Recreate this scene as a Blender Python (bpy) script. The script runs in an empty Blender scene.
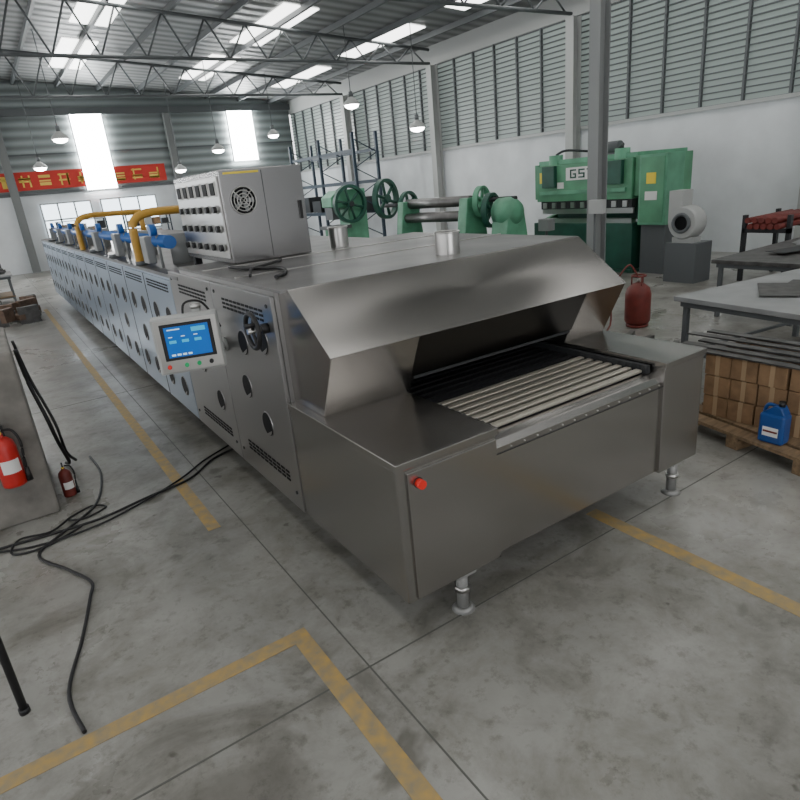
import bpy, bmesh, math, random
from mathutils import Vector, Matrix
random.seed(7)
C=bpy.context
# ---------------------------------------------------------------- materials
def mat(name,col,rough=.6,metal=0.,emis=None,es=0.,noise=0.,nscale=8.,bump=0.,stretch=None,col2=None,spec=None,detail=5.):
    m=bpy.data.materials.new(name); m.use_nodes=True
    nt=m.node_tree; b=nt.nodes['Principled BSDF']
    b.inputs['Base Color'].default_value=(*col,1); b.inputs['Roughness'].default_value=rough
    b.inputs['Metallic'].default_value=metal
    if spec is not None: b.inputs['Specular IOR Level'].default_value=spec
    if emis: b.inputs['Emission Color'].default_value=(*emis,1); b.inputs['Emission Strength'].default_value=es
    if noise or bump or col2:
        tc=nt.nodes.new('ShaderNodeTexCoord'); mp=nt.nodes.new('ShaderNodeMapping')
        if stretch: mp.inputs['Scale'].default_value=stretch
        nz=nt.nodes.new('ShaderNodeTexNoise'); nz.inputs['Scale'].default_value=nscale; nz.inputs['Detail'].default_value=detail
        nt.links.new(tc.outputs['Object'],mp.inputs[0]); nt.links.new(mp.outputs[0],nz.inputs['Vector'])
        cr=nt.nodes.new('ShaderNodeValToRGB')
        c2=col2 or tuple(max(0,c*(1-noise)) for c in col)
        cr.color_ramp.elements[0].position=.3; cr.color_ramp.elements[1].position=.7
        cr.color_ramp.elements[0].color=(*c2,1); cr.color_ramp.elements[1].color=(*col,1)
        nt.links.new(nz.outputs['Fac'],cr.inputs[0]); nt.links.new(cr.outputs[0],b.inputs['Base Color'])
        if bump:
            bp=nt.nodes.new('ShaderNodeBump'); bp.inputs['Strength'].default_value=bump; bp.inputs['Distance'].default_value=.01
            nt.links.new(nz.outputs['Fac'],bp.inputs['Height']); nt.links.new(bp.outputs[0],b.inputs['Normal'])
    return m
def steel(name,col,rough,stretch,nscale=6,var=.015,can=.3):
    m=mat(name,col,rough,1.0)
    nt=m.node_tree; b=nt.nodes['Principled BSDF']
    tc=nt.nodes.new('ShaderNodeTexCoord'); mp=nt.nodes.new('ShaderNodeMapping'); mp.inputs['Scale'].default_value=stretch
    nz=nt.nodes.new('ShaderNodeTexNoise'); nz.inputs['Scale'].default_value=nscale; nz.inputs['Detail'].default_value=4
    nt.links.new(tc.outputs['Object'],mp.inputs[0]); nt.links.new(mp.outputs[0],nz.inputs['Vector'])
    mr=nt.nodes.new('ShaderNodeMapRange'); mr.inputs['To Min'].default_value=rough-var; mr.inputs['To Max'].default_value=rough+var
    nt.links.new(nz.outputs['Fac'],mr.inputs['Value']); nt.links.new(mr.outputs[0],b.inputs['Roughness'])
    n2=nt.nodes.new('ShaderNodeTexNoise'); n2.inputs['Scale'].default_value=1.3; n2.inputs['Detail'].default_value=1
    nt.links.new(tc.outputs['Object'],n2.inputs['Vector'])
    b2=nt.nodes.new('ShaderNodeBump'); b2.inputs['Strength'].default_value=can; b2.inputs['Distance'].default_value=.02
    nt.links.new(n2.outputs['Fac'],b2.inputs['Height']); nt.links.new(b2.outputs[0],b.inputs['Normal'])
    b.inputs['Anisotropic'].default_value=.5
    return m
M={}
M['steel_h']=steel('brushed_steel_horizontal',(.38,.37,.355),.27,(40,40,.6),var=.008)
M['steel_v']=steel('brushed_steel_vertical',(.40,.385,.37),.24,(60,60,.6))
M['steel_side']=steel('side_panel_steel',(.35,.345,.34),.34,(60,60,.6))
M['steel_dk']=steel('shaded_hood_steel',(.06,.058,.056),.30,(.6,60,60))  # hood steel darkened in colour for shade and dark reflections underneath
M['steel_cab']=steel('cabinet_steel',(.30,.295,.295),.24,(60,60,.6))
M['steel_roof']=mat('roof_sheet_steel',(.27,.265,.26),.36,.9,noise=.45,nscale=2.5)
M['steel_film']=steel('film_covered_steel',(.40,.47,.56),.33,(60,60,.6))
M['steel_lt']=mat('light_steel',(.58,.57,.55),.28,1.)
M['slat']=mat('conveyor_slat_steel',(.56,.52,.45),.36,.75)
M['slat_dk']=mat('conveyor_gap_dark',(.015,.015,.017),.6,.3)
M['black']=mat('black_rubber',(.010,.010,.011),.5)
M['hole']=mat('sight_glass_black',(.004,.004,.005),.6,spec=.2)
M['dark']=mat('dark_iron',(.04,.042,.045),.5,.4)
M['grey']=mat('grey_paint',(.24,.25,.25),.5)
M['grey2']=mat('mid_grey_paint',(.11,.12,.125),.5)
M['greyl']=mat('light_grey_paint',(.42,.43,.42),.5)
M['leg']=mat('levelling_leg_paint',(.30,.30,.29),.4,.3)
M['white']=mat('white_paint',(.75,.75,.73),.5)
M['red']=mat('red_paint',(.50,.02,.015),.35)
M['redd']=mat('dull_red_paint',(.20,.03,.022),.5,noise=.4)
M['yellow']=mat('yellow_pipe_paint',(.56,.31,.045),.45)
M['ylabel']=mat('yellow_label',(.85,.65,.05),.5)
M['blue']=mat('blue_pipe_paint',(.015,.12,.42),.35)
M['jug']=mat('blue_jug_plastic',(.015,.07,.26),.3)
M['green']=mat('machine_green_paint',(.12,.36,.20),.42,noise=.35,nscale=2)
M['greend']=mat('dark_green_paint',(.022,.11,.075),.45,noise=.4,nscale=3)
M['greenl']=mat('pale_green_paint',(.15,.42,.26),.45,noise=.35,nscale=3)
M['rack']=mat('rack_blue_paint',(.02,.04,.065),.5)
M['wood']=mat('pallet_wood',(.27,.18,.10),.8,noise=.5,nscale=6,stretch=(1,6,6))
M['carton']=mat('carton_brown',(.33,.20,.105),.85,noise=.4,nscale=9)
M['cartontape']=mat('carton_tape',(.42,.29,.17),.5)
M['conc']=mat('plinth_concrete',(.27,.255,.23),.85,noise=.5,nscale=5,bump=.3)
M['wallw']=mat('white_plaster',(.78,.81,.83),.85,noise=.18,nscale=1.1,detail=8)
M['screen']=mat('touch_screen',(.0,.05,.2),.3,emis=(.0,.19,.8),es=.45)
M['scr_c']=mat('screen_cyan',(.0,.2,.3),.3,emis=(.03,.55,.95),es=.65)
M['scr_w']=mat('screen_white',(.4,.5,.6),.3,emis=(.6,.85,1),es=.7)
M['btn_g']=mat('green_button',(.02,.45,.15),.3)
M['btn_r']=mat('red_button',(.75,.03,.02),.3)
M['lamp']=mat('lamp_glow',(1,1,1),.3,emis=(1,1,.98),es=30)
M['roof_light']=mat('added_roof_light',(.9,.9,.9),.5,emis=(1,1,.97),es=5)  # emitter for the added roof strips that light the hall
M['glow']=mat('bright_daylight_sheet',(.9,.9,.9),.5,emis=(.97,1,1),es=34)
M['win']=mat('frosted_window_pane',(.22,.27,.25),.35,emis=(.66,.76,.72),es=.17)
M['win2']=mat('clear_window_pane',(.7,.8,.85),.3,emis=(.8,.92,1),es=4)
M['banner']=mat('red_banner_cloth',(.60,.04,.03),.7)
M['bannery']=mat('banner_lettering',(.85,.6,.12),.6)
M['paint_y']=mat('floor_line_yellow',(.46,.30,.095),.7,noise=.3,nscale=16,col2=(.26,.225,.155),detail=9)
M['alu']=mat('table_top_grey',(.40,.41,.41),.42,.3,noise=.35,nscale=2)
M['scrap']=mat('scrap_steel',(.16,.155,.15),.45,.7,noise=.5,nscale=8)
M['rust']=mat('rusty_steel',(.20,.13,.09),.7,.3,noise=.5,nscale=8)
M['joint']=mat('joint_dark',(.11,.11,.10),.8)
def corr(name,col,scale,axis):
    m=mat(name,col,.5,.3); nt=m.node_tree; b=nt.nodes['Principled BSDF']
    tc=nt.nodes.new('ShaderNodeTexCoord'); sp=nt.nodes.new('ShaderNodeSeparateXYZ'); nt.links.new(tc.outputs['Object'],sp.inputs[0])
    mu=nt.nodes.new('ShaderNodeMath'); mu.operation='MULTIPLY'; mu.inputs[1].default_value=scale; nt.links.new(sp.outputs[axis],mu.inputs[0])
    sn=nt.nodes.new('ShaderNodeMath'); sn.operation='SINE'; nt.links.new(mu.outputs[0],sn.inputs[0])
    mr=nt.nodes.new('ShaderNodeMapRange'); mr.inputs['From Min'].default_value=-1
    nt.links.new(sn.outputs[0],mr.inputs['Value'])
    cr=nt.nodes.new('ShaderNodeValToRGB'); cr.color_ramp.elements[0].color=(*[c*.55 for c in col],1); cr.color_ramp.elements[1].color=(*col,1)
    nt.links.new(mr.outputs[0],cr.inputs[0]); nt.links.new(cr.outputs[0],b.inputs['Base Color'])
    bp=nt.nodes.new('ShaderNodeBump'); bp.inputs['Strength'].default_value=.7; bp.inputs['Distance'].default_value=.04
    nt.links.new(mr.outputs[0],bp.inputs['Height']); nt.links.new(bp.outputs[0],b.inputs['Normal'])
    return m
M['corr_h']=corr('louvred_sheet_wall',(.33,.37,.37),18,2)
M['corr_r']=corr('corrugated_roof',(.30,.31,.31),12,1)
def floor_mat():
    m=mat('polished_concrete_floor',(.4,.4,.4),.5); nt=m.node_tree; b=nt.nodes['Principled BSDF']
    tc=nt.nodes.new('ShaderNodeTexCoord')
    def noise(sc,det,ro,dist=0,off=0):
        n=nt.nodes.new('ShaderNodeTexNoise'); n.inputs['Scale'].default_value=sc; n.inputs['Detail'].default_value=det; n.inputs['Roughness'].default_value=ro; n.inputs['Distortion'].default_value=dist
        mp=nt.nodes.new('ShaderNodeMapping'); mp.inputs['Location'].default_value=(off,off*.7,0)
        nt.links.new(tc.outputs['Object'],mp.inputs[0]); nt.links.new(mp.outputs[0],n.inputs['Vector']); return n
    def ramp(src,p0,c0,p1,c1):
        c=nt.nodes.new('ShaderNodeValToRGB'); e=c.color_ramp.elements
        e[0].position=p0;e[0].color=(*c0,1);e[1].position=p1;e[1].color=(*c1,1); nt.links.new(src,c.inputs[0]); return c.outputs[0]
    def mul(a,b_,f):
        x=nt.nodes.new('ShaderNodeMix'); x.data_type='RGBA'; x.blend_type='MULTIPLY'; x.inputs['Factor'].default_value=f
        nt.links.new(a,x.inputs['A']); nt.links.new(b_,x.inputs['B']); return x.outputs['Result']
    n1=noise(.45,9,.62,.4); n2=noise(2.6,9,.72,.3); n3=noise(14,6,.7); n4=noise(.9,7,.6,1.2); n5=noise(1.9,4,.5,.2,13); n6=noise(7,3,.5,0,5)
    base=ramp(n1.outputs['Fac'],.34,(.185,.18,.163),.62,(.335,.33,.308))
    base=mul(base,ramp(n2.outputs['Fac'],.32,(.64,.62,.58),.58,(1.05,1.05,1.05)),1)
    base=mul(base,ramp(n3.outputs['Fac'],.34,(.6,.59,.56),.46,(1,1,1)),.65)
    base=mul(base,ramp(n4.outputs['Fac'],.34,(.40,.38,.34),.46,(1,1,1)),.65)
    base=mul(base,ramp(n5.outputs['Fac'],.30,(.36,.34,.30),.35,(1,1,1)),.75)
    base=mul(base,ramp(n6.outputs['Fac'],.25,(.4,.38,.35),.29,(1,1,1)),.8)
    nt.links.new(base,b.inputs['Base Color'])
    mr=nt.nodes.new('ShaderNodeMapRange'); mr.inputs['From Min'].default_value=.3; mr.inputs['From Max'].default_value=.7; mr.inputs['To Min'].default_value=.48; mr.inputs['To Max'].default_value=.2
    nt.links.new(n1.outputs['Fac'],mr.inputs['Value']); nt.links.new(mr.outputs[0],b.inputs['Roughness'])
    return m
M['floor']=floor_mat()

# ---------------------------------------------------------------- builder
class Obj:
    def __init__(s,name): s.name=name; s.parts={}
    def bm(s,part,m,bevel=0):
        if part not in s.parts: s.parts[part]=(bmesh.new(),m,bevel)
        return s.parts[part][0]
    def xf(s,vs,rot):
        if rot is not None:
            M_,c=rot
            for v in vs: v.co=M_@(v.co-c)+c
    def box(s,part,m,x0,x1,y0,y1,z0,z1,bevel=0,rot=None):
        bm=s.bm(part,m,bevel)
        vs=[bm.verts.new((x,y,z)) for x in (x0,x1) for y in (y0,y1) for z in (z0,z1)]
        for f in ((0,1,3,2),(4,6,7,5),(0,4,5,1),(2,3,7,6),(0,2,6,4),(1,5,7,3)): bm.faces.new([vs[i] for i in f])
        s.xf(vs,rot); return vs
    def cyl(s,part,m,p0,p1,r,r2=None,seg=20,bevel=0,caps=True):
        bm=s.bm(part,m,bevel); p0=Vector(p0);p1=Vector(p1); r2=r if r2 is None else r2
        d=(p1-p0).normalized(); a=d.orthogonal().normalized(); b=d.cross(a)
        A=[];B=[]
        for i in range(seg):
            t=2*math.pi*i/seg; o=a*math.cos(t)+b*math.sin(t)
            A.append(bm.verts.new(p0+o*r)); B.append(bm.verts.new(p1+o*r2))
        for i in range(seg):
            j=(i+1)%seg; f=bm.faces.new((A[i],A[j],B[j],B[i])); f.smooth=True
        if caps: bm.faces.new(A[::-1]); bm.faces.new(B)
        return A+B
    def lathe(s,part,m,base,prof,axis=(0,0,1),seg=24):
        bm=s.bm(part,m); base=Vector(base); d=Vector(axis).normalized(); a=d.orthogonal().normalized(); b=d.cross(a); rings=[]
        for r,h in prof:
            rings.append([bm.verts.new(base+d*h+(a*math.cos(2*math.pi*i/seg)+b*math.sin(2*math.pi*i/seg))*max(r,.0005)) for i in range(seg)])
        for R1,R2 in zip(rings,rings[1:]):
            for i in range(seg):
                j=(i+1)%seg; f=bm.faces.new((R1[i],R1[j],R2[j],R2[i])); f.smooth=True
        bm.faces.new(rings[0][::-1]); bm.faces.new(rings[-1])
    def tube(s,part,m,pts,r,seg=8,smooth=True):
        pts=[Vector(p) for p in pts]
        if smooth and len(pts)>2:
            q=[]
            for i in range(len(pts)-1):
                p0=pts[max(i-1,0)];p1=pts[i];p2=pts[i+1];p3=pts[min(i+2,len(pts)-1)]
                for k in range(6):
                    t=k/6; q.append(.5*((2*p1)+(-p0+p2)*t+(2*p0-5*p1+4*p2-p3)*t*t+(-p0+3*p1-3*p2+p3)*t**3))
            q.append(pts[-1]); pts=q
        bm=s.bm(part,m); rings=[]
        up=Vector((0,0,1))
        for i,p in enumerate(pts):
            d=(pts[min(i+1,len(pts)-1)]-pts[max(i-1,0)]).normalized()
            a=d.cross(up)
            if a.length<.1: a=d.cross(Vector((1,0,0)))
            a.normalize(); b=d.cross(a)
            rings.append([bm.verts.new(p+(a*math.cos(2*math.pi*k/seg)+b*math.sin(2*math.pi*k/seg))*r) for k in range(seg)])
        for R1,R2 in zip(rings,rings[1:]):
            for k in range(seg):
                j=(k+1)%seg; f=bm.faces.new((R1[k],R1[j],R2[j],R2[k])); f.smooth=True
        bm.faces.new(rings[0][::-1]); bm.faces.new(rings[-1])
    def extr(s,part,m,prof,axis,a0,a1,bevel=0):
        bm=s.bm(part,m,bevel)
        def P(u,v,a): return {'x':(a,u,v),'y':(u,a,v),'z':(u,v,a)}[axis]
        A=[bm.verts.new(P(u,v,a0)) for u,v in prof]; B=[bm.verts.new(P(u,v,a1)) for u,v in prof]
        n=len(prof)
        for i in range(n): bm.faces.new((A[i],A[(i+1)%n],B[(i+1)%n],B[i]))
        bm.faces.new(A[::-1]); bm.faces.new(B); return A+B
    def torus(s,part,m,c,axis,R_,r,seg=28,seg2=8):
        c=Vector(c); d=Vector(axis).normalized(); a=d.orthogonal().normalized(); b=d.cross(a); bm=s.bm(part,m)
        rings=[]
        for i in range(seg):
            t=2*math.pi*i/seg; o=a*math.cos(t)+b*math.sin(t)
            rings.append([bm.verts.new(c+o*(R_+r*math.cos(2*math.pi*k/seg2))+d*r*math.sin(2*math.pi*k/seg2)) for k in range(seg2)])
        for i in range(seg):
            R1=rings[i];R2=rings[(i+1)%seg]
            for k in range(seg2):
                f=bm.faces.new((R1[k],R1[(k+1)%seg2],R2[(k+1)%seg2],R2[k])); f.smooth=True
    def done(s):
        lo=Vector((1e9,)*3);hi=Vector((-1e9,)*3)
        for bm,_,_ in s.parts.values():
            for v in bm.verts:
                for i in range(3): lo[i]=min(lo[i],v.co[i]);hi[i]=max(hi[i],v.co[i])
        c=Vector(((lo.x+hi.x)/2,(lo.y+hi.y)/2,lo.z))
        par=None
        if len(s.parts)>1:
            par=bpy.data.objects.new(s.name,None); C.collection.objects.link(par); par.location=c; par.empty_display_size=.2
        for k,(bm,m,bev) in s.parts.items():
            for v in bm.verts: v.co-=c
            bmesh.ops.recalc_face_normals(bm,faces=bm.faces)
            me=bpy.data.meshes.new(k); bm.to_mesh(me); bm.free()
            me.materials.append(M[m])
            o=bpy.data.objects.new(k if par else s.name,me); C.collection.objects.link(o)
            if par: o.parent=par
            else: o.location=c
            if bev:
                md=o.modifiers.new('bevel','BEVEL'); md.width=bev; md.segments=2; md.limit_method='ANGLE'
        return par
def simple(name,m,*b,bevel=0):
    o=Obj(name); o.box('body',m,*b,bevel=bevel); o.done()

# ---------------------------------------------------------------- room
XW=14.;YW=30.;XL=-9.;YB=-9.;ZE=6.2
simple('floor','floor',XL-.3,XW+.3,YB-.3,YW+.3,-.1,0)
w=Obj('wall_right')
w.box('plaster','wallw',XW,XW+.25,YB,YW,0,3.05)
w.box('sill','greyl',XW-.06,XW+.25,YB,YW,3.05,3.13)
w.box('header','greyl',XW,XW+.25,YB,YW,5.75,ZE+.15)
w.done()
w=Obj('window_1')
w.box('pane','win',XW+.08,XW+.12,YB,YW,3.13,5.75)
for k in range(int((YW-YB)/.95)):
    y=YB+.5+k*.95; w.box('mullion_v','grey2',XW+.0,XW+.08,y-.025,y+.025,3.13,5.75)
for z in [3.13+.13*j for j in range(21)]:
    w.box('louvre','grey2',XW+.02,XW+.08,YB,YW,z-.012,z+.012)
w.done()
w=Obj('wall_far')
w.box('plaster','wallw',XL,XW,YW,YW+.25,0,3.0)
w.box('sheet','corr_h',XL,XW,YW,YW+.2,3.0,7.6)
w.box('beam','grey2',XL,XW,YW-.2,YW,5.95,6.2)
w.box('rail','grey2',XL,XW,YW-.06,YW,3.0,3.1)
w.box('rail','grey2',XL,XW,YW-.06,YW,4.5,4.56)
w.done()
n=2
for x,z0 in [(4.8,3.05),(11.4,3.8),(-2.4,3.1)]:
    w=Obj('window_%d'%n); n+=1
    w.box('glow_sheet','glow',x-.6,x+.6,YW-.20,YW-.17,z0,5.95)
    w.box('bar','grey2',x-.64,x-.6,YW-.21,YW-.16,z0,5.95); w.box('bar','grey2',x+.6,x+.64,YW-.21,YW-.16,z0,5.95)
    w.done()
for x0,x1 in [(-6,-3.5),(2.3,4.2),(4.6,6.9),(8.2,10.4)]:
    w=Obj('window_%d'%n); n+=1
    w.box('pane','win2',x0,x1,YW-.05,YW-.02,1.3,2.6)
    k=int((x1-x0)/.6)
    for i in range(k+1):
        x=x0+(x1-x0)*i/k; w.box('frame','greyl',x-.03,x+.03,YW-.1,YW-.05,1.25,2.65)
    for z in (1.25,1.95,2.6): w.box('frame','greyl',x0,x1,YW-.1,YW-.05,z,z+.06)
    w.done()
w=Obj('wall_left')
w.box('plaster','wallw',XL-.25,XL,YB,YW,0,1.2); w.box('upper','wallw',XL-.25,XL,YB,YW,4.2,ZE+.15)
for k in range(8):
    y=YB+k*5.4; w.box('pier','wallw',XL-.25,XL,y,y+.8,1.2,4.2)
w.done()
w=Obj('wall_back')
w.box('plaster_left','wallw',XL,-2.5,YB-.25,YB,0,ZE+.15); w.box('plaster_right','wallw',4.5,XW,YB-.25,YB,0,ZE+.15)
w.box('lintel','grey2',-2.5,4.5,YB-.25,YB,4.4,ZE+.15)
w.done()
r=Obj('ceiling')
RX=1.5;RZ=7.3
r.extr('sheet_right','corr_r',[(RX,RZ),(XW+.4,ZE+.1),(XW+.4,ZE+.18),(RX,RZ+.08)],'y',YB,YW+.3)
r.extr('sheet_left','corr_r',[(RX,RZ),(XL-.4,ZE+.1),(XL-.4,ZE+.18),(RX,RZ+.08)],'y',YB,YW+.3)
def rz(x): return RZ-(abs(x-RX))*( (RZ-ZE-.1)/((XW+.4-RX) if x>RX else (RX-XL+.4)) )
for x in [XL+1+i*1.5 for i in range(15)]:
    r.box('purlin','grey2',x-.04,x+.04,YB,YW,rz(x)-.16,rz(x)-.005)
for x in (-5.5,-1.,4.,8.5,12.):
    for y in [YB+1.5+i*6 for i in range(6)]:
        vs=r.box('added_light_panel','roof_light',x-.5,x+.5,y,y+4.2,-.02,0)  # glowing strips added in the unseen roof to light the hall
        for v in vs: v.co.z+=rz(v.co.x)-.02
r.done()
for y in (-6,0,6,12,18,24):
    t=Obj('roof_truss')
    for a,b in (((XL+.3,y,ZE-.45),(XW-.3,y,ZE-.45)),((XL+.3,y,ZE-.05),(RX,y,RZ-.22)),((RX,y,RZ-.22),(XW-.3,y,ZE-.05))):
        t.cyl('chord','grey2',a,b,.045,seg=8)
    N=20
    for i in range(N):
        xa=XL+.5+(XW-XL-1)*i/N; xb=XL+.5+(XW-XL-1)*(i+.5)/N; xc=XL+.5+(XW-XL-1)*(i+1)/N
        t.cyl('web','grey2',(xa,y,ZE-.45),(xb,y,rz(xb)-.22),.025,seg=6)
        t.cyl('web','grey2',(xb,y,rz(xb)-.22),(xc,y,ZE-.45),.025,seg=6)
    t.done()
def hcol(name,x,y,z0,z1,m='grey',w_=.15,d=.13):
    o=Obj(name)
    o.box('flange_1',m,x-w_,x-w_+.02,y-d,y+d,z0,z1); o.box('flange_2',m,x+w_-.02,x+w_,y-d,y+d,z0,z1)
    o.box('web',m,x-w_+.02,x+w_-.02,y-.01,y+.01,z0,z1); o.box('base_plate',m,x-w_-.06,x+w_+.06,y-d-.06,y+d+.06,z0,z0+.02)
    o.done()
for y in (0,6,12,18,24): hcol('steel_column',XW-.22,y,0,ZE-.5,'greyl')
for x in (1.5,8.0): hcol('steel_column',x,YW-.4,0,ZE-.3,'grey')
b=Obj('red_banner'); x0,x1=-3.5,7.55
b.box('cloth','banner',x0,x1,YW-.14,YW-.12,3.2,3.9)
x=x0+.25
while x<x1-.5:
    for _ in range(5):
        a=random.random()
        if a<.5: zz=random.uniform(3.3,3.75); b.box('lettering','bannery',x,x+.42,YW-.155,YW-.14,zz,zz+.06)
        else: xx=x+random.uniform(0,.36); b.box('lettering','bannery',xx,xx+.06,YW-.155,YW-.14,3.32,3.77)
    x+=.72
b.done()
def paint(name,x0,x1,y0,y1): simple(name,'paint_y',x0,x1,y0,y1,0.0005,.003)
paint('floor_marking_line',.78,.87,3.95,17.5)
l=Obj('floor_marking_corner')
l.extr('paint','paint_y',[(-.6,2.5),(.79,2.5),(.79,1.2),(.88,1.2),(.88,2.59),(-.6,2.59)],'z',.0005,.003); l.done()
paint('floor_marking_line',2.85,2.95,-1.5,2.35)
paint('floor_marking_line',3.4,7.2,2.66,2.74)
j=Obj('floor_joint')
j.box('saw_cut','joint',-9,14,2.118,2.127,.0003,.002); j.box('saw_cut','joint',1.008,1.016,-9,30,.0003,.002)
j.box('saw_cut','joint',-9,14,8.118,8.127,.0003,.002); j.box('saw_cut','joint',5.503,5.511,-9,30,.0003,.002); j.done()

# ---------------------------------------------------------------- tunnel oven
o=Obj('tunnel_oven')
XL0,XR0,YF,Z0,Z1,YR=1.24,3.62,2.06,.28,1.03,3.22
o.box('left_end_box','steel_h',XL0,1.83,YF+.01,YR,Z0,Z1-.04,bevel=.004)
o.box('left_end_lid','steel_v',XL0-.008,1.838,YF-.005,YR,Z1-.038,Z1,bevel=.004)
o.box('left_front_door','steel_v',XL0+.05,1.825,YF-.004,YF+.012,Z0+.012,Z1-.06,bevel=.003)
o.box('right_end_box','steel_v',3.21,XR0,YF+.01,YR,Z0,Z1-.04,bevel=.004)
o.box('right_end_lid','steel_v',3.20,XR0+.008,YF-.005,YR,Z1-.038,Z1,bevel=.004)
o.extr('front_apron','steel_v',[(YF+.03,Z0+.01),(YF+.03,.90),(YF+.05,.935),(YF+.09,.95),(YF+.12,.95),(YF+.12,.90),(YF+.06,.90),(YF+.06,Z0+.01)],'x',1.83,3.21,bevel=.003)
o.box('apron_seam','dark',1.83,3.21,YF+.026,YF+.031,.865,.869)
for i in range(14):
    x=1.95+i*.095; o.cyl('apron_rivets','steel_lt',(x,YF+.024,.885),(x,YF+.031,.885),.004,seg=8)
o.box('trough','slat_dk',1.84,3.20,YF+.12,5.0,.70,.90)
for i in range(7):
    y=2.185+i*.074
    o.box('conveyor_slats','slat',1.90,3.15,y,y+.044,.955,.975,bevel=.006)
o.cyl('drive_roller','slat_dk',(1.85,2.5,.93),(3.19,2.5,.93),.02)
for i in range(26):
    y=2.71+i*.083; o.box('inner_slats','slat_dk',1.87,3.18,y,y+.052,.945,.965)  # slats repeated in near-black, painting the shade inside the mouth
for x in (1.842,3.16):
    o.box('side_rail','dark',x,x+.03,YF+.1,5,.90,1.0)
for x in (1.872,3.152):
    for i in range(11):
        y=2.18+i*.05; o.cyl('chain','dark',(x,y,.985),(x+.02,y,.985),.016,seg=10)
hx0,hx1=1.285,3.60
prof=[(2.84,Z1),(2.66,1.40),(3.08,1.70),(5.15,1.70),(5.15,1.03)]
o.extr('hood_left_cheek','steel_v',prof,'x',hx0,1.86,bevel=.004)
o.extr('hood_right_cheek','steel_v',prof,'x',3.18,hx1,bevel=.004)
# one continuous folded sheet over the whole sloping front
o.extr('hood_front_upper','steel_v',[(2.654,1.397),(3.076,1.7035),(3.10,1.695),(2.675,1.388)],'x',hx0-.003,hx1+.003,bevel=.003)
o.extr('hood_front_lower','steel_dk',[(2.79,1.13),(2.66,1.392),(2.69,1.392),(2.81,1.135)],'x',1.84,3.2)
o.box('hood_lip','dark',1.86,3.18,2.785,2.82,1.115,1.132)
o.box('hood_roof','steel_roof',hx0-.04,hx1,3.085,5.18,1.69,1.706)
o.box('mouth_back','black',1.84,3.2,4.9,4.95,.9,1.69)  # black sheets at mouth back and ceiling paint the dark interior
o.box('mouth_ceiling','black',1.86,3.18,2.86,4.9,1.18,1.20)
o.box('module_frame','steel_side',XL0+.02,XR0-.02,YR,5.2,Z0,.69)
o.box('module_wall_l','steel_side',XL0+.02,1.84,YR,5.2,.69,1.69); o.box('module_wall_r','steel_side',3.2,XR0-.02,YR,5.2,.69,1.69)
for k,(y0,y1) in enumerate([(3.23,4.33),(4.34,5.5)]):
    o.box('side_panel','steel_side',XL0-.005,XL0+.02,y0,y1,Z0,1.66,bevel=.004)
def louv(ya,yb,z,rows=3):
    n=int((yb-ya)/.075)
    for rr in range(rows):
        for i in range(n):
            y=ya+i*.075; o.box('vent_slots','hole',XL0-.009,XL0-.003,y,y+.055,z+rr*.028,z+rr*.028+.014)
louv(3.38,4.15,1.50);louv(3.38,4.15,.45);louv(4.5,5.3,1.50);louv(4.5,5.3,.42)
def sight(y,z,r=.065):
    o.torus('sight_ring','steel_side',(XL0-.006,y,z),(1,0,0),r+.004,.004,seg=24,seg2=6)
    o.cyl('sight_glass','hole',(XL0-.012,y,z),(XL0-.004,y,z),r,seg=24)
    bm=o.bm('sight_shutter','steel_side')
    N=10; a0=math.radians(200); a1=math.radians(290)
    vs=[bm.verts.new((XL0-.015,y+r*.96*math.cos(a0+(a1-a0)*i/N),z+r*.96*math.sin(a0+(a1-a0)*i/N))) for i in range(N+1)]
    bm.faces.new(vs)
for y,z in [(3.45,1.37),(3.82,1.30),(3.90,.98),(3.62,.78)]: sight(y,z,.08)
for y,z in [(4.75,1.33),(4.95,.95),(4.62,.70)]: sight(y,z,.08)
for y in (3.30,4.26,4.42,5.42):
    for z in (.4,1.6): o.cyl('panel_bolts','dark',(XL0-.012,y,z),(XL0,y,z),.012,seg=10)
zt=1.60
o.box('long_body','steel_film',XL0+.02,XR0-.02,5.2,18.6,Z0,zt)
o.box('long_roof','steel_roof',XL0-.01,XR0,5.2,18.6,zt,zt+.03)
y=5.52
while y<18.3:
    o.box('body_panel','steel_film',XL0-.004,XL0+.02,y,y+1.06,Z0,zt-.03,bevel=.006)
    o.box('panel_gap','dark',XL0-.006,XL0+.01,y+1.058,y+1.082,Z0,zt-.03)
    for rr in range(3):
        for i in range(10):
            yy=y+.12+i*.085; o.box('vent_slots','hole',XL0-.009,XL0-.003,yy,yy+.06,zt-.14+rr*.028,zt-.126+rr*.028)
    sight(y+.28,1.22,.09); sight(y+.78,1.22,.09); sight(y+.53,.88,.09); sight(y+.28,.55,.09); sight(y+.78,.55,.09)
    y+=1.08
for x in (1.634,3.50):
    for y in [2.16]+[4.3+i*1.6 for i in range(9)]:
        o.cyl('leg','leg',(x,y,.025),(x,y,Z0+.01),.033,seg=16)
        o.cyl('leg_foot','leg',(x,y,0),(x,y,.025),.065,.045,seg=16)
        o.cyl('leg_nut','steel_lt',(x,y,.12),(x,y,.15),.045,seg=6)
        o.box('leg_bracket','leg',x-.06,x+.06,y-.05,y+.05,Z0-.05,Z0)
for x,y,r_,h in ((2.6,3.35,.085,.15),(2.6,4.9,.085,.17)):
    o.cyl('exhaust_stub','steel_lt',(x,y,1.70),(x,y,1.70+h),r_,seg=28,caps=False); o.cyl('exhaust_hole','hole',(x,y,1.68+h),(x,y,1.69+h),r_*.97,seg=28)
    o.torus('exhaust_ring','steel_lt',(x,y,1.70+h),(0,0,1),r_,.006)
for y in (3.9,4.6): o.box('roof_seam','steel_lt',hx0,hx1,y,y+.02,1.706,1.712)
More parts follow.
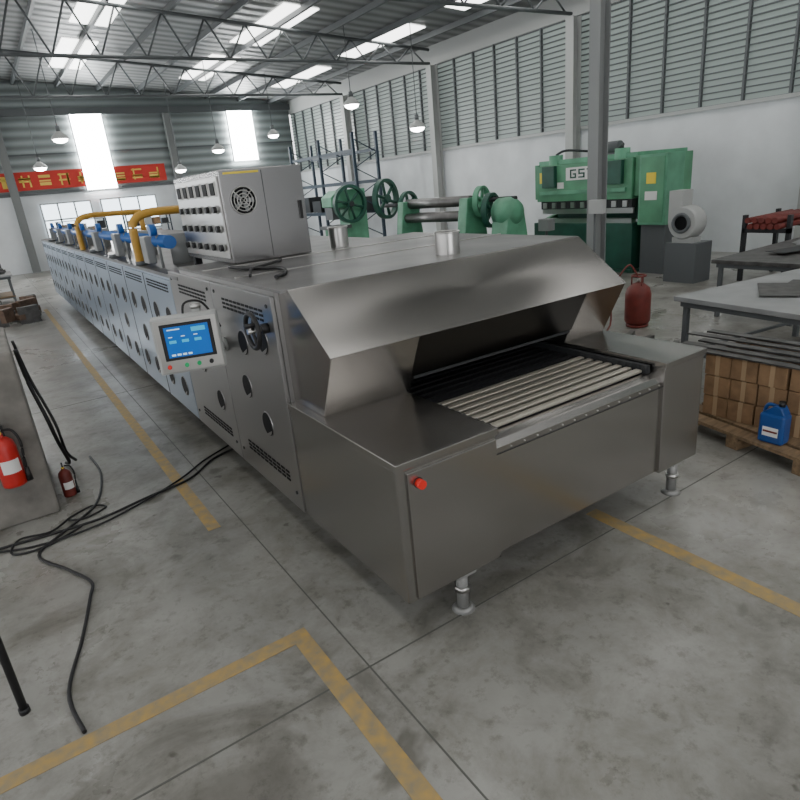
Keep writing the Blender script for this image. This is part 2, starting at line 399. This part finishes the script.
o.tube('roof_cable','black',[(1.45,4.5,1.72),(1.5,4.2,1.72),(1.62,3.95,1.72),(1.55,3.7,1.72),(1.42,3.55,1.72)],.012)
o.tube('roof_cable','black',[(1.9,4.6,1.72),(1.8,4.4,1.72),(1.5,4.15,1.72),(1.35,3.8,1.72)],.01)
hw=(XL0-.10,3.33,1.47)
o.cyl('handwheel_shaft','steel_lt',(XL0,3.33,1.47),(XL0-.13,3.33,1.47),.015)
o.torus('handwheel_rim','black',hw,(1,0,0),.10,.015)
for a in (0,2.09,4.19):
    o.cyl('handwheel_spoke','black',hw,(hw[0],hw[1]+.1*math.cos(a),hw[2]+.1*math.sin(a)),.011,seg=8)
o.cyl('handwheel_knob','black',(hw[0]-.01,hw[1]-.08,hw[2]+.05),(hw[0]-.07,hw[1]-.08,hw[2]+.05),.013,seg=12)
o.cyl('handwheel_hub','black',(XL0,3.33,1.47),(XL0-.05,3.33,1.47),.03)
o.cyl('stop_button_base','dark',(1.345,YF-.006,.91),(1.345,YF-.004,.91),.026)
o.cyl('stop_button','btn_r',(1.345,YF-.005,.91),(1.345,YF-.04,.91),.022,seg=20)
# gas and air pipework
o.cyl('air_header','blue',(1.40,5.9,1.87),(1.40,16.5,1.87),.06,seg=14)
for k,y in enumerate((6.9,11.2)):
    o.tube('gas_branch','yellow',[(2.3,y+.1,2.12),(1.9,y,2.13),(1.45,y-.1,2.13),(1.30,y-.1,2.05),(1.28,y-.1,1.9),(1.28,y-.1,zt)],.042,seg=12)
    o.cyl('gas_riser','yellow',(2.3,y+.1,zt),(2.3,y+.1,2.14),.042,seg=12)
o.cyl('gas_header','yellow',(1.62,9.8,1.78),(1.62,16.5,1.78),.035,seg=12)
y=6.9
while y<16.6:
    o.cyl('burner_flange','grey2',(1.30,y-.1,zt+.03),(1.30,y-.1,zt+.07),.07,seg=16)
    o.cyl('gas_valve','grey',(1.62,y-.5,zt+.02),(1.62,y-.5,zt+.32),.11,seg=16)
    o.box('valve_box','grey',1.28,1.36,y-.52,y-.3,1.66,1.92,bevel=.01)
    o.cyl('pressure_gauge','blue',(1.30,y-.72,1.98),(1.36,y-.72,1.98),.055,seg=16)
    o.cyl('gauge_stem','grey',(1.36,y-.72,zt),(1.36,y-.72,1.98),.014,seg=8)
    o.cyl('air_branch','blue',(1.40,y,1.87),(1.40,y,zt),.045,seg=12)
    y+=1.6
o.done()

# touch panel
h=Obj('touch_panel_terminal')
cx,cy=.955,4.09; ang=-.29
Rm=Matrix.Rotation(ang,3,'Z'); cc=Vector((cx,cy,0))
def hb(part,m,x0,x1,y0,y1,z0,z1,bevel=0): h.box(part,m,cx+x0,cx+x1,cy+y0,cy+y1,z0,z1,bevel=bevel,rot=(Rm,cc))
hb('housing','greyl',-.215,.215,0,.12,1.12,1.50,.012)
hb('front_plate','steel_lt',-.20,.20,-.006,0,1.135,1.485,.004)
hb('screen_bezel','black',-.165,.165,-.016,-.006,1.215,1.46,.004)
hb('screen','screen',-.14,.14,-.0175,-.016,1.235,1.44)
hb('screen_text','scr_w',-.12,-.04,-.0185,-.0175,1.418,1.426)
for i in range(4): hb('screen_buttons','scr_w',-.12+i*.035,-.095+i*.035,-.0185,-.0175,1.245,1.258)
for i in range(3): hb('screen_fields','scr_c',-.12+i*.08,-.075+i*.08,-.0185,-.0175,1.33,1.35); hb('screen_text','scr_w',-.12+i*.08,-.095+i*.08,-.0185,-.0175,1.37,1.376)
hb('screen_fields','scr_c',.03,.12,-.0185,-.0175,1.395,1.425)
def hc(part,m,x,z,r,y0,y1):
    a=Rm@Vector((x,y0,0)); b=Rm@Vector((x,y1,0)); h.cyl(part,m,(cx+a.x,cy+a.y,z),(cx+b.x,cy+b.y,z),r,seg=16)
for x,m in ((-.15,'btn_r'),(-.04,'btn_g'),(.04,'btn_g'),(.12,'black')): hc('button_'+m,m,x,1.175,.014,-.006,-.026)
h.tube('arm','greyl',[(1.03,4.18,1.18),(1.12,4.2,1.2),(1.222,4.2,1.23)],.025,smooth=False)
h.cyl('arm_flange','greyl',(1.215,4.2,1.23),(1.232,4.2,1.23),.05)
h.cyl('swivel','greyl',(1.07,4.19,1.10),(1.07,4.19,1.52),.03,seg=14)
h.cyl('swivel_cap','steel_lt',(1.07,4.19,1.52),(1.07,4.19,1.55),.035,seg=14)
h.tube('cable','black',[(.97,4.17,1.45),(1.0,4.2,1.56),(1.12,4.22,1.55),(1.19,4.2,1.42),(1.215,4.2,1.36)],.008)
h.done()

# control cabinet
c=Obj('control_cabinet')
x0,x1,y0,y1,z0,z1=1.57,2.24,4.72,6.0,1.71,2.40
c.box('shell','steel_cab',x0,x1,y0,y1,z0,z1,bevel=.006)
c.box('left_door','steel_lt',x0-.012,x0,y0+.05,y1-.05,z0+.04,z1-.04,bevel=.004)
for r_ in range(4):
    for q in range(6):
        yy=y0+.16+q*.19; zz=z0+.12+r_*.145
        if r_==3: c.box('meter','hole',x0-.025,x0-.012,yy-.05,yy+.05,zz-.04,zz+.05); c.box('meter_frame','white',x0-.018,x0-.0119,yy-.06,yy+.06,zz-.05,zz+.06)
        else:
            c.cyl('selector_switch','black' ,(x0-.012,yy,zz),(x0-.045,yy,zz),.026,seg=12)
            c.cyl('selector_ring','greyl',(x0-.012,yy,zz),(x0-.018,yy,zz),.034,seg=14)
xf,zf=x0+.155,2.17
c.cyl('fan_recess','hole',(xf,y0-.004,zf),(xf,y0,zf),.10,seg=28)
for R_ in (.10,.075,.05,.025): c.torus('fan_guard','steel_lt',(xf,y0-.01,zf),(0,1,0),R_,.004,seg=28,seg2=5)
for a in range(4):
    t=a*math.pi/2+.78; c.cyl('fan_guard','steel_lt',(xf,y0-.01,zf),(xf+.1*math.cos(t),y0-.01,zf+.1*math.sin(t)),.004,seg=6)
for R_ in range(5):
    t=R_*1.257; c.box('fan_blades','grey',xf+.02,xf+.085,y0-.006,y0-.004,zf-.016,zf+.016,rot=(Matrix.Rotation(t,3,'Y'),Vector((xf,y0-.005,zf))))
c.box('door_seam','dark',x0+.33,x0+.334,y0-.002,y0,z0+.02,z1-.02)
c.box('door_handle','black',x1-.06,x1-.04,y0-.02,y0,z0+.28,z0+.42)
c.box('label_strip','ylabel',x0+.03,x0+.31,y0-.003,y0,z1-.035,z1-.02)
for x in (x0+.05,x1-.05):
    for y in (y0+.1,y1-.1): c.box('feet','dark',x-.03,x+.03,y-.03,y+.03,1.63 if y>5.3 else 1.706,z0)
c.done()

# ---------------------------------------------------------------- concrete base and column, left
p=Obj('concrete_column_base')
p.box('block','conc',-1.0,-.05,5.08,6.4,0,1.31,bevel=.02)
p.box('bracket_plate','dark',-.30,-.24,5.062,5.08,.40,.80)
p.done()
hcol('steel_column',-.55,5.75,1.31,ZE-.45,'grey')
def extinguisher(name,x,y,z,s=1.,m='red'):
    e=Obj(name)
    e.lathe('cylinder',m,(x,y,z),[(.05*s,0),(.078*s,.01*s),(.08*s,.03*s),(.08*s,.30*s),(.07*s,.345*s),(.04*s,.375*s),(.022*s,.385*s),(.022*s,.41*s)])
    e.cyl('valve','steel_lt',(x,y,z+.40*s),(x,y,z+.44*s),.018*s,seg=12)
    e.box('handle','black',x-.01*s,x+.01*s,y-.09*s,y+.03*s,z+.445*s,z+.46*s)
    e.box('lever','black',x-.01*s,x+.01*s,y-.10*s,y+.02*s,z+.475*s,z+.487*s,rot=(Matrix.Rotation(-.25,3,'X'),Vector((x,y,z+.48*s))))
    e.tube('hose','black',[(x+.02*s,y,z+.43*s),(x+.08*s,y-.02*s,z+.42*s),(x+.11*s,y-.03*s,z+.33*s),(x+.10*s,y-.03*s,z+.2*s),(x+.095*s,y-.02*s,z+.08*s)],.01*s)
    e.cyl('horn','black',(x+.097*s,y-.02*s,z+.12*s),(x+.095*s,y-.02*s,z+.02*s),.014*s,.024*s,seg=12)
    bm=e.bm('label','white')
    for a0 in [i*.2-2.2 for i in range(8)]:
        q=[bm.verts.new((x+.0815*s*math.cos(a),y+.0815*s*math.sin(a),z+zz*s)) for a,zz in ((a0,.12),(a0+.2,.12),(a0+.2,.22),(a0,.22))]; bm.faces.new(q)
    e.cyl('gauge','ylabel',(x,y-.018*s,z+.42*s),(x,y-.03*s,z+.42*s),.015*s,seg=12)
    e.done()
extinguisher('fire_extinguisher',-.27,4.975,.36,1.0)
extinguisher('fire_extinguisher',.05,5.35,0,.62,'redd')
k=Obj('power_cable')
def cab(pts,r=.011): k.tube('run',  'black',[(a,b,r+.004) for a,b in pts],r)
cab([(1.5,5.25),(1.2,5.15),(.91,4.89),(.55,4.80),(.18,4.70),(-.2,4.72),(-.47,4.75),(-1,4.78)],.010)
cab([(1.6,5.45),(1.15,5.2),(.85,4.95),(.45,4.72),(.1,4.60),(-.3,4.62),(-.7,4.85)],.008)
cab([(.3,6.1),(.32,5.6),(.2,5.0),(-.05,4.7),(-.25,4.45),(-.1,4.1),(.0,3.85),(-.03,3.67),(-.12,3.3),(-.23,2.91),(-.2,2.6)],.010)
cab([(-.02,4.85),(.1,4.80),(.25,4.88),(.16,4.98),(-.0,4.9),(-.15,4.76),(-.35,4.8),(-.4,4.6),(-.2,4.55),(.05,4.68)],.008)
k.done()
k=Obj('hanging_hose'); k.tube('hose','black',[(-.02,5.75,1.2),(.0,5.8,.9),(.05,5.7,.6),(.08,5.75,.35),(.12,5.9,.1),(.1,6.1,.02)],.016)
k.tube('hose_b','black',[(-.02,5.9,1.25),(.02,5.95,.9),(.1,5.85,.5),(.12,5.9,.2),(.18,6.1,.02)],.012); k.done()
k=Obj('black_post'); k.cyl('pole','black',(-.42,2.93,.0),(-.42,2.93,1.1),.018,seg=14); k.cyl('foot','black',(-.42,2.93,0),(-.42,2.93,.03),.024,seg=14); k.cyl('cap','black',(-.42,2.93,1.1),(-.42,2.93,1.14),.03,seg=14); k.done()

# ---------------------------------------------------------------- tables
def table(name,x0,x1,y0,y1,z,top='alu',ang=0,th=.05,shelf=False):
    t=Obj(name); c=Vector(((x0+x1)/2,(y0+y1)/2,0)); R_=(Matrix.Rotation(ang,3,'Z'),c)
    t.box('top',top,x0,x1,y0,y1,z-th,z,bevel=.004,rot=R_)
    t.box('apron','grey2',x0+.05,x1-.05,y0+.05,y1-.05,z-th-.06,z-th,rot=R_)
    for x in (x0+.07,x1-.12):
        for y in (y0+.07,y1-.12): t.box('legs','grey2',x,x+.05,y,y+.05,0,z-th,rot=R_)
    for y in (y0+.08,y1-.11): t.box('stretcher','grey2',x0+.08,x1-.08,y,y+.03,.18,.21,rot=R_)
    for x in (x0+.08,x1-.11): t.box('stretcher','grey2',x,x+.03,y0+.08,y1-.08,.18,.21,rot=R_)
    if shelf: t.box('shelf','wood',x0+.06,x1-.06,y0+.06,y1-.06,.21,.24,rot=R_)
    t.done()
table('work_table',5.75,7.85,2.05,3.6,.80,ang=-.14)
table('work_table',8.2,11.0,3.55,4.70,.80,'scrap')
table('work_table',-1.6,.4,19.5,21.0,.8,'alu',shelf=True)
table('work_table',-3.5,-1.9,20.5,22.0,.8,'alu',shelf=True)
table('work_table',6.5,8.8,24.5,26.0,.8,'alu')
s=Obj('loose_sheet_metal')
for i,(x,y,a) in enumerate(((6.9,2.9,.2),(7.0,2.75,-.15),(6.6,3.0,.5))):
    s.box('sheets','scrap',x-.35,x+.35,y-.22,y+.22,.802+i*.006,.806+i*.006,rot=(Matrix.Rotation(a,3,'Z'),Vector((x,y,0))))
s.done()
s=Obj('loose_sheet_metal')
for i in range(6):
    x=random.uniform(8.8,10.2);y=random.uniform(3.9,4.4);a=random.uniform(-.4,.4)
    s.box('sheets_a' if i%2 else 'sheets_b','alu' if i%2 else 'dark',x-.35,x+.35,y-.15,y+.15,.802+i*.008,.807+i*.008,rot=(Matrix.Rotation(a,3,'Z'),Vector((x,y,0))))
s.done()
s=Obj('metal_offcut_pile')
for i in range(60):
    x=random.uniform(-1.45,.25);y=random.uniform(19.6,20.9);a=random.uniform(0,3);l_=random.uniform(.08,.3)
    s.box('offcuts','scrap',x-l_/2,x+l_/2,y-.04,y+.04,.803,.803+random.uniform(.03,.25),rot=(Matrix.Rotation(a,3,'Z'),Vector((x,y,0))))
s.done()
s=Obj('scrap_metal_heap')
for i in range(70):
    x=random.uniform(-.9,.6);y=random.uniform(15.6,17.9);a=random.uniform(0,3);l_=random.uniform(.15,.5); z=random.uniform(0,.3)
    s.box('pieces' if i%3 else 'rusty_pieces','scrap' if i%3 else 'rust',x-l_/2,x+l_/2,y-.06,y+.06,0 if i<35 else .1,.1+z,rot=(Matrix.Rotation(a,3,'Z'),Vector((x,y,0))))
s.done()
for x,y in ((2.6,28.5),(5.2,28.6),(9.3,28.6)):
    s=Obj('storage_shelf')
    for xx in (x,x+1.8):
        for yy in (y,y+.6): s.box('uprights','rack',xx,xx+.05,yy,yy+.05,0,1.9)
    for z in (.2,.8,1.4,1.88): s.box('shelves','grey2',x,x+1.85,y,y+.65,z,z+.03)
    for z in (.23,.83,1.43):
        for i in range(5):
            s.box(('bins_a','bins_b','bins_c')[i%3],('carton','dark','greyl')[i%3],x+.08+i*.35,x+.36+i*.35,y+.1,y+.5,z,z+random.uniform(.15,.4))
    s.done()
gx,gy=7.25,5.15
g=Obj('gas_cylinder')
g.lathe('tank','redd',(gx,gy,.03),[(.10,0),(.15,.02),(.17,.06),(.17,.42),(.15,.50),(.08,.56),(.03,.58)])
g.torus('foot_ring','redd',(gx,gy,.02),(0,0,1),.13,.02); g.cyl('valve','steel_lt',(gx,gy,.60),(gx,gy,.68),.02,seg=12)
g.torus('collar','redd',(gx,gy,.70),(0,0,1),.09,.012)
for a in (0,2.1,4.2): g.cyl('collar_post','redd',(gx+.09*math.cos(a),gy+.09*math.sin(a),.53),(gx+.09*math.cos(a),gy+.09*math.sin(a),.70),.01,seg=8)
g.cyl('handwheel','black',(gx,gy,.68),(gx,gy,.70),.035,seg=12)
g.tube('gas_hose','redd',[(gx,gy,.66),(gx-.1,gy+.1,.85),(gx-.3,gy+.2,.5),(gx-.5,gy+.1,.03),(gx-1.0,gy+.3,.02)],.012); g.done()

# ---------------------------------------------------------------- pallet, cartons, jug
pa=Obj('wooden_pallet'); c0=Vector((4.9,2.0,0)); RP=(Matrix.Rotation(-.2,3,'Z'),c0)
for i in range(7): pa.box('deck_boards','wood',4.38+i*.17,4.38+i*.17+.13,1.55,2.75,.10,.125,rot=RP)
for y in (1.55,2.1,2.65): pa.box('stringers','wood',4.38,5.53,y,y+.1,.022,.10,rot=RP)
for y in (1.55,2.1,2.65): pa.box('bottom_boards','wood',4.38,5.53,y,y+.1,0,.022,rot=RP)
pa.done()
ct=Obj('cardboard_carton_stack')
for iz in range(3):
    for iy in range(5):
        for ix in range(3):
            x=4.66+ix*.23+random.uniform(-.010,.010); y=1.58+iy*.215+random.uniform(-.005,.005); z=.127+iz*.175
            ct.box('cartons','carton',x,x+.22,y,y+.205,z,z+.168,bevel=.005)
            ct.box('tape','cartontape',x-.001,x+.221,y+.085,y+.12,z-.0+.001,z+.1695)
ct.done()
sp=Obj('steel_strip_bundle')
for i in range(7):
    x=4.62+i*.1; z=.66+ (i%3)*.014
    sp.box('strips','scrap',x,x+.085,1.45+random.uniform(-.1,.1),3.0+random.uniform(-.2,.2),z,z+.012,rot=(Matrix.Rotation(random.uniform(-.05,.05),3,'Z'),Vector((x,2.2,0))))
sp.done()
jg=Obj('oil_jug'); jx,jy,jz=4.48,1.98,.126
jg.box('body','jug',jx-.06,jx+.06,jy-.09,jy+.09,jz,jz+.23,bevel=.02)
jg.extr('shoulder','jug',[(jy-.085,jz+.225),(jy+.085,jz+.225),(jy+.0,jz+.29),(jy-.05,jz+.29)],'x',jx-.045,jx+.045,bevel=.008)
jg.cyl('cap','black',(jx,jy-.035,jz+.285),(jx,jy-.035,jz+.325),.022,seg=16)
jg.tube('handle','jug',[(jx,jy-.01,jz+.28),(jx,jy+.05,jz+.285),(jx,jy+.075,jz+.25),(jx,jy+.078,jz+.2)],.014)
jg.box('label','white',jx-.062,jx-.06,jy-.055,jy+.055,jz+.06,jz+.13); jg.box('label_stripe','redd',jx-.0635,jx-.062,jy-.05,jy+.05,jz+.09,jz+.105)
jg.done()
sc=Obj('steel_section_pile')
for i in range(26):
    x=5.2+random.uniform(-.7,.7);y=4.0+random.uniform(-.5,.7);a=random.uniform(-.5,.5);z=.0+ (i//6)*.06
    sc.box('sections' if i%3 else 'rusty_sections','scrap' if i%3 else 'rust',x-.5,x+.5,y-.03,y+.03,z,z+.055,rot=(Matrix.Rotation(a,3,'Z'),Vector((x,y,0))))
sc.done()
tb=Obj('low_work_bench')
tb.box('top','scrap',4.5,5.9,5.0,5.8,.55,.6)
for x in (4.55,5.8):
    for y in (5.05,5.7): tb.box('legs','dark',x,x+.05,y,y+.05,0,.55)
tb.done()
tl=Obj('toolbox'); tl.box('case','dark',6.6,7.1,5.9,6.2,0,.5,bevel=.01); tl.box('lid','scrap',6.58,7.12,5.88,6.22,.5,.56,bevel=.01); tl.tube('handle','black',[(6.7,6.05,.56),(6.72,6.05,.64),(6.98,6.05,.64),(7.0,6.05,.56)],.012); tl.done()

# ---------------------------------------------------------------- press brake
b=Obj('press_brake'); bx=11.0
ya,yb=7.85,10.65
for y in (ya,yb-.12):
    b.extr('side_frame','green',[(bx+.25,0),(bx+1.7,0),(bx+1.7,2.25),(bx-.05,2.25),(bx-.05,1.50),(bx+.7,1.45),(bx+.7,1.15),(bx+.25,1.05)],'y',y,y+.12,bevel=.01)
b.box('upper_beam','green',bx-.12,bx+.12,ya+.13,yb-.13,1.45,2.22,bevel=.01)
b.box('upper_beam_ledge','greenl',bx-.17,bx-.12,ya+.25,yb-.25,1.60,1.68)
b.box('front_service_panel','greyl',bx-.135,bx-.12,8.2,8.65,1.75,2.12,bevel=.004)
b.box('top_deck','greenl',bx-.02,bx+1.65,ya+.1,yb-.1,2.22,2.32,bevel=.01)
b.box('punch_holder','dark',bx-.06,bx+.06,ya+.15,yb-.2,1.28,1.45)
for i in range(9): b.box('punch_clamps','steel_lt',bx-.09,bx-.06,ya+.25+i*.27,ya+.36+i*.27,1.30,1.42)
b.box('punch','steel_lt',bx-.02,bx+.02,ya+.15,yb-.2,1.17,1.28)
b.box('die','steel_lt',bx-.06,bx+.08,ya+.15,yb-.2,.98,1.07)
b.box('lower_table','greend',bx-.1,bx+.2,ya+.1,yb,.05,.98,bevel=.01)
b.box('base','greend',bx-.2,bx+1.7,ya,yb+.05,0,.06)
for y in (ya+.5,yb-.55):
    b.cyl('hydraulic_cylinder','greenl',(bx+.05,y,1.9),(bx+.05,y,2.42),.15,seg=24); b.box('cylinder_guard','greend',bx-.22,bx-.12,y-.18,y+.18,1.75,2.2,bevel=.01)
b.tube('hydraulic_pipe','dark',[(bx+.05,ya+.5,2.42),(bx+.2,ya+.6,2.5),(bx+.5,ya+.9,2.45),(bx+.6,ya+1.1,2.4)],.025)
b.tube('hydraulic_pipe','dark',[(bx+.05,yb-.55,2.42),(bx+.2,yb-.7,2.5),(bx+.5,yb-1.0,2.45),(bx+.6,yb-1.2,2.4)],.025)
b.box('back_gauge_housing','greend',bx+.5,bx+1.6,ya+.2,yb-.2,1.0,1.5)
b.box('electric_cabinet','greenl',bx-.15,bx+.4,7.2,7.80,.95,2.25,bevel=.012)
b.box('cabinet_door','green',bx-.165,bx-.15,7.25,7.75,1.0,2.2)
b.box('cabinet_stand','grey2',bx-.05,bx+.35,7.25,7.78,0,.95)
b.box('warning_label_a','ylabel',bx-.175,bx-.165,7.42,7.62,1.72,1.92); b.box('warning_label_b','white',bx-.175,bx-.165,7.38,7.64,1.42,1.58)
b.box('warning_label_c','ylabel',bx-.135,bx-.12,10.25,10.42,1.85,2.08); b.box('warning_label_d','white',bx-.135,bx-.12,9.72,9.9,1.72,1.85)
b.box('sign_plate','white',bx-.135,bx-.12,8.8,9.65,1.88,2.14)
def letter(yc,segs):
    for (u0,u1,v0,v1) in segs: b.box('sign_letters','greend',bx-.145,bx-.135,yc-u1,yc-u0,1.92+v0,1.92+v1)
letter(9.45,[(-.08,.08,.15,.18),(-.08,-.05,0,.18),(-.08,.08,0,.03),(.05,.08,0,.09),(.0,.08,.07,.1)])
letter(9.22,[(-.08,.08,.15,.18),(-.08,-.05,.07,.18),(-.08,.08,.075,.105),(.05,.08,0,.1),(-.08,.08,0,.03)])
letter(9.0,[(-.08,.08,.15,.18),(-.015,.015,0,.18)])
b.cyl('motor','grey2',(bx+.7,8.9,2.46),(bx+.7,9.4,2.46),.13,seg=20); b.box('motor_foot','grey2',bx+.6,bx+.8,8.95,9.35,2.32,2.36)
b.cyl('pedestal','grey2',(bx-.8,9.6,.02),(bx-.8,9.6,.9),.03); b.box('foot_control','grey',bx-.9,bx-.7,9.45,9.75,.9,1.15,bevel=.01); b.cyl('pedestal_base','grey2',(bx-.8,9.6,0),(bx-.8,9.6,.02),.15)
b.done()
q=Obj('jib_crane_post')
px,py=9.25,7.5
q.box('flange_a','grey',px-.13,px-.11,py-.11,py+.11,0,5.6);q.box('flange_b','grey',px+.11,px+.13,py-.11,py+.11,0,5.6);q.box('web','grey',px-.11,px+.11,py-.012,py+.012,0,5.6)
q.box('base','grey2',px-.25,px+.25,py-.25,py+.25,0,.03)
q.box('arm','grey',px-.1,px+.1,py-3,py+1,5.6,5.75)
q.box('switch_box','greyl',px-.22,px-.13,py-.3,py+.0,1.35,1.58); q.cyl('conduit','grey2',(px-.17,py-.1,.03),(px-.17,py-.1,1.35),.02,seg=8)
q.done()
def wheel(o_,part,m,c,ax,R_,wd,spokes=6,hub=.1):
    c=Vector(c);ax=Vector(ax).normalized()
    seg=36; bm=o_.bm(part+'_rim',m)
    a=ax.orthogonal().normalized(); b_=ax.cross(a); rings=[]
    for rr,hh in ((R_,-wd/2),(R_,wd/2),(R_*.84,wd/2),(R_*.84,-wd/2)):
        rings.append([bm.verts.new(c+ax*hh+(a*math.cos(2*math.pi*i/seg)+b_*math.sin(2*math.pi*i/seg))*rr) for i in range(seg)])
    for k_ in range(4):
        R1=rings[k_];R2=rings[(k_+1)%4]
        for i in range(seg): bm.faces.new((R1[i],R1[(i+1)%seg],R2[(i+1)%seg],R2[i]))
    o_.cyl(part+'_hub',m,c-ax*wd*.7,c+ax*wd*.7,hub,seg=20)
    for i in range(spokes):
        t=2*math.pi*i/spokes; o_.cyl(part+'_spokes',m,c,c+(a*math.cos(t)+b_*math.sin(t))*R_*.88,.04,seg=8)
rl=Obj('plate_rolling_machine'); ax_=(.35,-.94,0)
def L(t,dz=0,dx=0): return (8.95+.2*t+dx,14.0-1.02*t,1.55+dz)
def fr(t,w1,hh):
    x,y,z=L(t); rl.extr('bearing_frame','greenl',[(x-.45,0),(x+.45,0),(x+.3,hh*.7),(x+.22,hh),(x-.22,hh),(x-.3,hh*.7)],'y',y-w1/2,y+w1/2,bevel=.02)
fr(.75,.25,1.7);fr(2.7,.3,1.7)
wheel(rl,'flywheel','greend',L(0,.25),ax_,.50,.14)
wheel(rl,'gear','greend',L(.5,-.02,.25),ax_,.42,.10)
rl.cyl('top_roller','steel_roof',L(.75,.08),L(2.7,.08),.12,seg=24); rl.cyl('bottom_roller','steel_roof',L(.75,-.25,-.14),L(2.7,-.25,-.14),.11,seg=24)
rl.cyl('bottom_roller','steel_roof',L(.75,-.25,.2),L(2.7,-.25,.2),.11,seg=24)
rl.cyl('shaft','dark',L(-.2,.08),L(3.9,.08),.05,seg=12)
wheel(rl,'drive_gear','greenl',L(3.0,.05),ax_,.34,.12,5); wheel(rl,'drive_gear_b','greend',L(3.25,-.15),ax_,.38,.12,5)
fr(3.7,.5,1.4)
x,y,z=L(3.7); rl.lathe('gearbox_dome','greenl',(x,y+.2,1.35),[(.32,0),(.32,.3),(.25,.45),(.1,.5)],axis=(-.1,-1,0))
rl.box('bed','greend',8.4,10.1,9.9,14.6,0,.35)
rl.cyl('motor','greend',(8.7,9.95,.75),(8.7,10.5,.75),.22)
rl.box('motor_stand','greend',8.5,8.9,10.0,10.4,.35,.56)
rl.done()
fp=Obj('mechanical_power_press')
fp.extr('frame','greenl',[(9.6,0),(10.9,0),(10.9,2.1),(9.9,2.1),(9.6,1.9),(9.6,1.6),(10.2,1.5),(10.2,1.0),(9.6,.9)],'y',18.3,19.0,bevel=.02)
wheel(fp,'flywheel','greend',(10.2,18.15,1.65),(0,1,0),.6,.16,6); fp.cyl('crankshaft','dark',(10.2,18.0,1.65),(10.2,19.2,1.65),.08)
fp.box('ram','grey2',9.65,9.95,18.4,18.9,1.2,1.6); fp.box('bolster','grey2',9.45,10.2,18.2,19.1,.9,1.0); fp.done()
rk=Obj('pallet_rack')
for y in (20.5,23.2,25.9):
    for x in (11.9,12.9): rk.box('uprights','rack',x-.05,x+.05,y-.05,y+.05,0,4.0)
    for i in range(7):
        z=.3+i*.5; a,b_=(11.9,12.9) if i%2 else (12.9,11.9)
        rk.cyl('braces','rack',(a,y,z),(b_,y,z+.5),.02,seg=6)
for z in (1.2,2.3,3.4):
    for x in (11.9,12.9): rk.box('beams','rack',x-.03,x+.03,20.5,25.9,z-.06,z+.06)
rk.done()
rb=Obj('stored_carton_stack')
for i in range(5):
    y=20.7+i*1.05; rb.box('cartons','dark' ,12.0,12.8,y,y+.75,1.26,1.26+random.uniform(.4,.7))
rb.done()
pr=Obj('red_pipe_bundle')
for r_ in range(2):
    for q_ in range(5):
        y=5.08+q_*.11; z=.95+r_*.095; pr.cyl('pipes','redd',(10.7+r_*.02,y+(r_%2)*.05,z),(12.2,y+(r_%2)*.05,z),.046,seg=12)
for x in (10.9,12.0):
    pr.box('trestle','dark',x-.04,x+.04,4.95,5.72,.83,.90)
    for y in (4.98,5.7): pr.box('trestle','dark',x-.04,x+.04,y-.03,y+.03,0,1.12)
pr.done()
wf=Obj('ventilation_blower')
wf.box('base','grey2',10.3,10.8,6.2,6.8,0,.70); wf.lathe('volute','greyl',(10.3,6.5,1.05),[(.26,0),(.29,.05),(.29,.3),(.26,.35)],axis=(1,0,0)); wf.torus('inlet','grey2',(10.28,6.5,1.05),(1,0,0),.15,.03); wf.cyl('inlet_opening','hole',(10.29,6.5,1.05),(10.298,6.5,1.05),.14); wf.box('outlet','greyl',10.32,10.62,6.52,6.78,1.05,1.6); wf.box('foot','greyl',10.35,10.6,6.3,6.7,.70,.80); wf.done()
for x,y,z in ((7.9,23.3,3.85),(10.6,24.4,4.36),(11.5,15.9,3.63),(10.1,17.2,4.45),(2.4,26.8,3.83),(7.5,27.2,3.45),(2.7,22,4.3)):
    l=Obj('high_bay_lamp')
    l.lathe('shade','greyl',(x,y,z),[(.24,0),(.25,.01),(.20,.10),(.09,.18),(.06,.22)])
    l.lathe('bulb','lamp',(x,y,z-.001),[(.21,0),(.19,-.05),(.12,-.09),(.03,-.11)])
    l.cyl('housing','grey2',(x,y,z+.2),(x,y,z+.36),.06,seg=16)
    l.cyl('rod','grey2',(x,y,z+.36),(x,y,rz(x)-.01),.012,seg=6)
    l.done()

# ---------------------------------------------------------------- light
wd=bpy.data.worlds.new('World'); C.scene.world=wd; wd.use_nodes=True
bg=wd.node_tree.nodes['Background']; bg.inputs[0].default_value=(.98,.985,1,1); bg.inputs[1].default_value=3.3

# ---------------------------------------------------------------- camera
yw,pt,rl_=[math.radians(a) for a in (32.110,19.812,-5.522)]
fw=Vector((math.sin(yw)*math.cos(pt),math.cos(yw)*math.cos(pt),-math.sin(pt))); rt=Vector((math.cos(yw),-math.sin(yw),0)); dn=fw.cross(rt)
r2=rt*math.cos(rl_)-dn*math.sin(rl_); d2=dn*math.cos(rl_)+rt*math.sin(rl_)
cd=bpy.data.cameras.new('camera'); co=bpy.data.objects.new('camera',cd); C.collection.objects.link(co)
co.matrix_world=Matrix((( r2.x,-d2.x,-fw.x,0),(r2.y,-d2.y,-fw.y,0),(r2.z,-d2.z,-fw.z,2.2),(0,0,0,1)))
cd.sensor_width=36; cd.lens=604.757/800*36; cd.clip_start=.05; cd.clip_end=200
C.scene.camera=co
